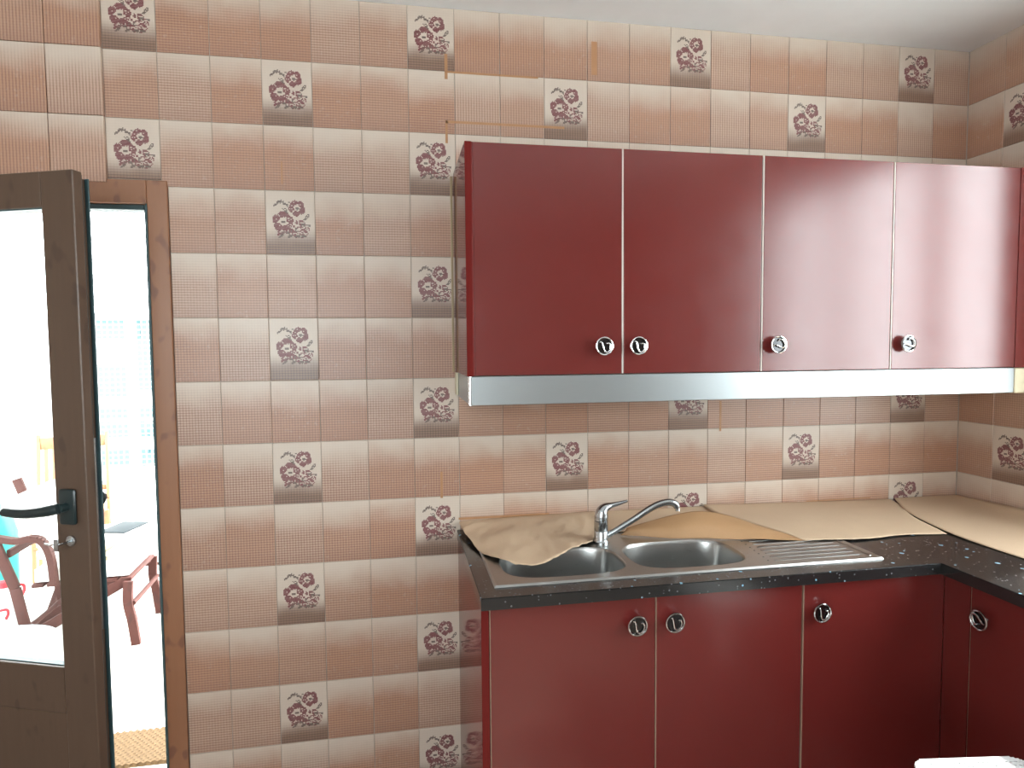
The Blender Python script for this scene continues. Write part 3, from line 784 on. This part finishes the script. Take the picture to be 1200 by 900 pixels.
# ------------------------------------------------------------------ white stool at the lower right
st = thing('plastic_stool', 'tall white plastic stool with a perforated top at the lower right corner', 'stool', (2.000, -1.172, 0), math.radians(-8))
sw, sd, sh_ = 0.245, 0.29, 0.62
def stool_top():
    bm = B(); nx, ny = 24, 24; cell = []
    def corner_in(x, y):
        rc = 0.035; ax, ay = abs(x)-(sw/2-rc), abs(y)-(sd/2-rc)
        return not (ax > 0 and ay > 0 and ax*ax+ay*ay > rc*rc)
    # frame plate with punched slots: built as a grid of small quads with the holes left out
    mx, my = 3*nx, 3*ny
    X = [-sw/2+sw*i/mx for i in range(mx+1)]; Y = [-sd/2+sd*j/my for j in range(my+1)]
    V = {}
    def v(i, j, z):
        if (i, j, z) not in V: V[(i, j, z)] = bm.verts.new((X[i], Y[j], z))
        return V[(i, j, z)]
    solid = {}
    for i in range(mx):
        for j in range(my):
            cx, cy = (X[i]+X[i+1])/2, (Y[j]+Y[j+1])/2
            hole_ = (i % 3 != 0 and j % 3 == 1 and 3 <= i < mx-3 and 3 <= j < my-2)
            solid[(i, j)] = corner_in(cx, cy) and not hole_
    for (i, j), s in solid.items():
        if not s: continue
        for z, rev in ((sh_, False), (sh_-0.006, True)):
            q = [v(i, j, z), v(i+1, j, z), v(i+1, j+1, z), v(i, j+1, z)]
            bm.faces.new(q[::-1] if rev else q)
        for di, dj, e in ((-1, 0, ((i, j+1), (i, j))), (1, 0, ((i+1, j), (i+1, j+1))), (0, -1, ((i, j), (i+1, j))), (0, 1, ((i+1, j+1), (i, j+1)))):
            if not solid.get((i+di, j+dj), False):
                a, b = e; bm.faces.new((v(*a, sh_-0.006), v(*b, sh_-0.006), v(*b, sh_), v(*a, sh_)))
    return bm
obj('seat', stool_top(), 'white_plastic', st, 20)
bm = B()
for a in ((-1, 0), (1, 0), (0, -1), (0, 1)):
    if a[0]: box(bm, a[0]*(sw/2-0.012)-0.003, a[0]*(sw/2-0.012)+0.003, -sd/2+0.035, sd/2-0.035, sh_-0.05, sh_-0.0065)
    else: box(bm, -sw/2+0.035, sw/2-0.035, a[1]*(sd/2-0.012)-0.003, a[1]*(sd/2-0.012)+0.003, sh_-0.05, sh_-0.0065)
obj('apron', bm, 'white_plastic', st, 0)
for sx in (-1, 1):
    for sy in (-1, 1):
        bm = B(); beam(bm, (sx*0.092, sy*0.115, sh_-0.0065), (sx*0.125, sy*0.145, 0), 0.035, 0.035, bev=0.006); obj('leg', bm, 'white_plastic', st)

# ------------------------------------------------------------------ terrace outside the door
bm = B(); box(bm, -9, 6, 0.262, 14, -0.14, -0.001)
tag(obj('terrace_floor', bm, 'paving', smooth=0), 'sunlit pale terrace paving outside the door', 'terrace', kind='structure')
bm = B(); box(bm, 3.2, 12, -9, 0.26, -0.30, -0.05)
tag(obj('garden_ground', bm, 'paving', smooth=0), 'pale ground outside the right window', 'ground', kind='structure')
can = thing('added_shade_canopy', 'unseen flat canopy added to shade the terrace, above the picture', 'canopy', (0, 0, 0), kind='structure')  # added out of view to keep sun and sky light off the terrace
part_box('shade_canopy_roof', 'far_wall', can, -4.5, 1.6, 0.27, 3.3, 2.86, 2.94, bev=0.01)
for x in (-4.4, 1.5): part_box('shade_canopy_post', 'far_wall', can, x-0.05, x+0.05, 3.15, 3.25, -0.001, 2.86, bev=0.004)
# door mat with raised woven knots
bm = B(); nx, ny = 60, 36; mw, md_ = 0.70, 0.235; V = []
for i in range(nx+1):
    V.append([])
    for j in range(ny+1):
        x, y = mw*i/nx, md_*j/ny
        edge = min(i, nx-i, j, ny-j)
        z = 0.012 if edge == 0 else 0.014+0.007*((i+(j//2) % 2) % 2)*(1 if j % 2 else 0.5)
        V[-1].append(bm.verts.new((x, y, 0.002 if edge == 0 else z)))
for i in range(nx):
    for j in range(ny): bm.faces.new((V[i][j], V[i+1][j], V[i+1][j+1], V[i][j+1]))
me = to_mesh('door_mat', bm, 'mat_straw', 0)
o = tag(obj('door_mat', me, None), 'woven straw door mat outside the terrace door', 'mat'); o.location = (-0.66, 0.27, 0.0); o.rotation_euler = (0, 0, math.radians(1.5)); o.location.z = -0.0005

def terrace_chair(name, label, loc, rz, mat, arms=True, group=None, bo=0.0, zs=0.43, slats=True):
    t = thing(name, label, 'chair', loc, rz, group)
    hw, zh = 0.205, zs+0.47
    # front at local -y; bo pushes the back further away
    for s in (-1, 1):
        bm = B(); x = s*hw
        P = smooth_path([(x, -0.215, 0.0), (x, -0.20, 0.13), (x, -0.185, zs*0.65), (x, -0.19, zs-0.01)], 5)
        for a, b in zip(P, P[1:]): beam(bm, a, b, 0.024, 0.042, (0, 1, 0), 0.0)
        obj('front_leg', bm, mat, t)
        bm = B(); beam(bm, (s*(hw-0.026), 0.26+bo, 0.0), (s*(hw-0.026), -0.17, zs-0.013), 0.022, 0.05, (0, 1, 0)); obj('cross_leg', bm, mat, t)
        bm = B(); beam(bm, (x, 0.10+bo, 0.0), (x, 0.16+bo, zs), 0.022, 0.045, (0, 1, 0)); beam(bm, (x, 0.16+bo, zs), (x, 0.315+bo, zh), 0.022, 0.045, (0, 1, 0)); obj('back_post', bm, mat, t)
        if arms:
            bm = B(); P = smooth_path([(x, 0.25+bo, 0.60), (x, 0.15+bo, 0.575), (x, 0.08+bo, 0.582), (x, 0.03+bo, 0.56), (x, 0.0+bo, 0.48), (x, -0.01+bo, zs)], 4)
            for a, b in zip(P, P[1:]): beam(bm, a, b, 0.034, 0.03, (0, 1, 0), 0.0)
            obj('armrest', bm, mat, t)
    ns = 6 if bo < 0.05 else 7
    for k in range(ns):
        bm = B(); y = -0.20+k*0.066; box(bm, -hw+0.014, hw-0.014, y, y+0.052, zs-0.012, zs+0.006, 0.003); obj('seat_slat', bm, mat, t)
    if not slats: zh = 0
    if slats:
      bm = B(); box(bm, -hw+0.012, hw-0.012, 0.276+bo, 0.296+bo, 0.80, 0.885, 0.004, None); obj('top_rail', bm, mat, t)
    bm = B(); box(bm, -hw+0.012, hw-0.012, 0.178+bo, 0.196+bo, 0.49, 0.53, 0.004); obj('lower_rail', bm, mat, t)
    for k in range(8 if slats else 0):
        x = -hw+0.045+k*0.045; bm = B(); beam(bm, (x, 0.190+bo, 0.525), (x, 0.285+bo, 0.81), 0.026, 0.010, (0, 1, 0), 0.002); obj('back_slat', bm, mat, t)
    bm = B(); tube(bm, [(-hw, -0.208, 0.215), (hw, -0.208, 0.215)], 0.012, 8); obj('stretcher', bm, mat, t)
    bm = B(); tube(bm, [(-hw, 0.118+bo, 0.13), (hw, 0.118+bo, 0.13)], 0.012, 8); obj('stretcher', bm, mat, t)
    return t
ch_loc, ch_rz = (-0.71, 1.555, 0), math.radians(93)
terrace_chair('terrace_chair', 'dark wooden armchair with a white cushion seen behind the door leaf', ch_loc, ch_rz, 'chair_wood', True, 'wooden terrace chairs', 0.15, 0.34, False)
def cushion(name, label, loc, rz, w, d, hh, mat):
    bm = B(); n = 10; V = {}
    for s in (0, 1):
        for i in range(n+1):
            for j in range(n+1):
                x, y = -w/2+w*i/n, -d/2+d*j/n
                e = min(1, min(i, n-i, j, n-j)/1.6)
                z = hh/2+(hh/2*(0.62+0.38*e) if s else -hh/2*(0.85+0.15*e)) + (0.006*mnoise.noise((x*14, y*14, 3)) if s else 0)
                sc = 1.0 if 0 < min(i, n-i) else 0.985
                V[(s, i, j)] = bm.verts.new((x*sc, y, z))
    for i in range(n):
        for j in range(n):
            bm.faces.new((V[(1, i, j)], V[(1, i+1, j)], V[(1, i+1, j+1)], V[(1, i, j+1)])); bm.faces.new((V[(0, i, j)], V[(0, i, j+1)], V[(0, i+1, j+1)], V[(0, i+1, j)]))
    for k in range(n):
        for a, b in (((k, 0), (k+1, 0)), ((n, k), (n, k+1)), ((k+1, n), (k, n)), ((0, k+1), (0, k))):
            bm.faces.new((V[(0, *a)], V[(0, *b)], V[(1, *b)], V[(1, *a)]))
    bmesh.ops.recalc_face_normals(bm, faces=bm.faces)
    o = obj(name, bm, mat, None, 50, loc, rz); return tag(o, label, 'cushion')
cushion('seat_cushion', 'thick white cushion on the seat of the dark wooden armchair', (-0.735, 1.555, 0.3475), ch_rz, 0.37, 0.42, 0.085, 'white_cloth')
bc = cushion('back_cushion', 'white cushion leaning on the back of the dark wooden armchair', (-0.962, 1.545, 0.545), 0, 0.36, 0.36, 0.07, 'white_cloth')
bc.rotation_euler = Euler((math.radians(-72), 0, ch_rz), 'XYZ'); bc.rotation_euler = (Matrix.Rotation(ch_rz, 3, 'Z') @ Matrix.Rotation(math.radians(72), 3, 'X')).to_euler()
bc.location = (-0.962, 1.54, 0.62)
# folded cloths on the cushion
for k, (dz, w_, d_, an) in enumerate(((0.0, 0.26, 0.20, 0.1), (0.029, 0.22, 0.16, -0.1))):
    c = cushion('folded_cloth', ('lower' if k == 0 else 'upper')+' of two folded olive cloths on the white cushion', (-0.73, 1.50, 0.434+dz), ch_rz+an, w_, d_, 0.027, 'cloth_green'); c['category'] = 'cloth'
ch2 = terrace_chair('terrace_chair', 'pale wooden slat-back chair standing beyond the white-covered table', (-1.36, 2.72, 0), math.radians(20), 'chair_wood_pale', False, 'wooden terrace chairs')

# low folding table under a white cloth
tb = thing('folding_table', 'low wooden folding table with crossed legs outside the door', 'table', (-0.80, 2.07, 0), math.radians(3))
box_bm = B(); box(box_bm, -0.33, 0.33, -0.23, 0.23, 0.375, 0.395, 0.003); obj('table_top', box_bm, 'chair_wood', tb)
for sx in (-1, 1):
    bm = B(); beam(bm, (sx*0.31, -0.26, 0.0), (sx*0.31, 0.20, 0.375), 0.024, 0.05, (0, 1, 0)); obj('leg', bm, 'chair_wood', tb)
    bm = B(); beam(bm, (sx*0.285, 0.26, 0.0), (sx*0.285, -0.20, 0.375), 0.024, 0.05, (0, 1, 0)); obj('leg', bm, 'chair_wood', tb)
bm = B(); tube(bm, [(-0.31, 0, 0.19), (0.31, 0, 0.19)], 0.010, 8); obj('stretcher', bm, 'chair_wood', tb)
bm = B(); n = 24; V = []
for i in range(n+1):
    V.append([])
    for j in range(n+1):
        x, y = -0.40+0.80*i/n, -0.30+0.60*j/n
        ox, oy = max(0, abs(x)-0.335), max(0, abs(y)-0.235); ov = max(ox, oy)
        z = 0.3965+0.003-ov*0.95+0.006*math.sin(x*40+y*31)*(ov > 0)
        px = math.copysign(min(abs(x), 0.337+0.25*ox), x); py = math.copysign(min(abs(y), 0.237+0.25*oy), y)
        V[-1].append(bm.verts.new((px, py, z)))
for i in range(n):
    for j in range(n): bm.faces.new((V[i][j], V[i+1][j], V[i+1][j+1], V[i][j+1]))
o = tag(obj('tablecloth', bm, 'white_cloth', None, 60, (-0.80, 2.07, 0), math.radians(3)), 'white cloth draped over the low terrace table', 'tablecloth')
bm = B(); box(bm, -0.085, 0.085, -0.12, 0.12, 0.0, 0.009, 0.003)
tag(obj('tablet', bm, 'tablet', None, 35, (-0.83, 2.17, 0.4005), math.radians(-14)), 'dark tablet lying on the white tablecloth', 'tablet')

# tub, jugs and bin
bm = B(); lathe(bm, [(0, 0.0), (0.20, 0.0), (0.245, 0.17), (0.262, 0.175), (0.262, 0.182), (0.240, 0.182), (0.196, 0.010), (0, 0.010)], 40)
tag(obj('plastic_tub', bm, 'basin', None, 40, (-0.95, 1.0, 0.0)), 'round pale blue plastic tub on the terrace behind the door glass', 'tub')
def jug(label, loc, sc):
    t = thing('water_jug', label, 'jug', loc, 0.4, 'plastic water jugs')
    t.scale = (sc, sc, sc)
    bm = B(); lathe(bm, [(0, 0), (0.075, 0), (0.08, 0.01), (0.08, 0.06), (0.076, 0.07), (0.08, 0.08), (0.08, 0.19), (0.07, 0.235), (0.03, 0.275), (0.022, 0.285), (0.022, 0.30), (0, 0.30)], 28); obj('body', bm, 'jug', t)
    bm = B(); lathe(bm, [(0.025, 0.288), (0.026, 0.315), (0.022, 0.319), (0, 0.319)], 20); obj('cap', bm, 'redcap', t)
    bm = B(); tube(bm, smooth_path([(0.026, 0, 0.283), (0.075, 0, 0.288), (0.085, 0, 0.262), (0.072, 0, 0.228)], 5), 0.008, 8); obj('handle', bm, 'redcap', t)
jug('tall milky water jug with red cap beside the pale blue tub', (-1.16, 1.52, 0), 1.0)
jug('shorter milky water jug with red cap, nearer the pale blue tub', (-1.12, 1.33, 0), 0.8)
bm = B(); lathe(bm, [(0, 0), (0.10, 0), (0.115, 0.25), (0.12, 0.50), (0.10, 0.58), (0.05, 0.63), (0.045, 0.70), (0.05, 0.71), (0, 0.71)], 28)
tag(obj('plastic_drum', bm, 'teal', None, 40, (-1.345, 1.78, 0)), 'teal plastic drum at the left edge behind the glass', 'drum')

# railing with netting, low neighbour house
fence = thing('netted_railing', 'white terrace railing hung with pale netting', 'railing', (0, 3.9, 0))
fx0, fx1, fz1 = -1.84, 0.4, 1.79
for x in (-1.84, -1.38, -0.5, 0.4):
    bm = B(); box(bm, x-0.025, x+0.025, -0.025, 0.025, 0, fz1, 0.004); obj('post', bm, 'net', fence)
for z, hh in ((1.06, 0.04), (0.70, 0.05), (0.10, 0.03), (0.90, 0.012), (0.48, 0.012), (1.77, 0.012)):
    bm = B(); box(bm, fx0, fx1, -0.02, 0.02, z-hh, z+hh, 0.003); obj('rail', bm, 'net', fence)
bm = B(); s = 0.045
k = 0
while fx0+k*s < fx1:
    x = fx0+k*s; box(bm, x-0.004, x+0.004, 0.024, 0.028, 0.1, fz1); k += 1
k = 0
while 0.1+k*s < fz1:
    z = 0.1+k*s; box(bm, fx0, fx1, 0.028, 0.032, z-0.004, z+0.004); k += 1
nt = obj('netting', bm, 'net', fence, 0); nt['kind'] = 'stuff'
hs = thing('neighbour_house', 'low pale house beyond the netted railing', 'building', (0, 6.6, 0))
part_box('wall', 'far_wall', hs, -6.0, 1.5, 0.05, 2.5, 0, 1.88, bev=0.01)
for (x0, x1, z0, z1) in ((-3.0, -2.44, 1.64, 1.87), (-2.40, -0.9, 1.0, 1.87), (-3.0, -2.44, 0.9, 1.29), (-3.0, -2.0, 0.0, 0.86), (-1.96, -0.9, 0.0, 0.96)):
    w = part_box('panel', 'far_cyan', hs, x0, x1, 0.0, 0.049, z0, z1, bev=0.004)
for (x0, x1, z0, z1) in ((-2.95, -2.8, 1.68, 1.84), (-2.38, -2.25, 1.66, 1.84), (-2.38, -2.2, 0.2, 0.5), (-1.9, -1.6, 0.35, 0.6)):
    part_box('window', 'far_grey', hs, x0, x1, -0.02, 0.0, z0, z1, bev=0.002)
part_box('roof', 'far_wall', hs, -6.1, 1.6, -0.1, 2.6, 1.881, 1.93, bev=0.01)
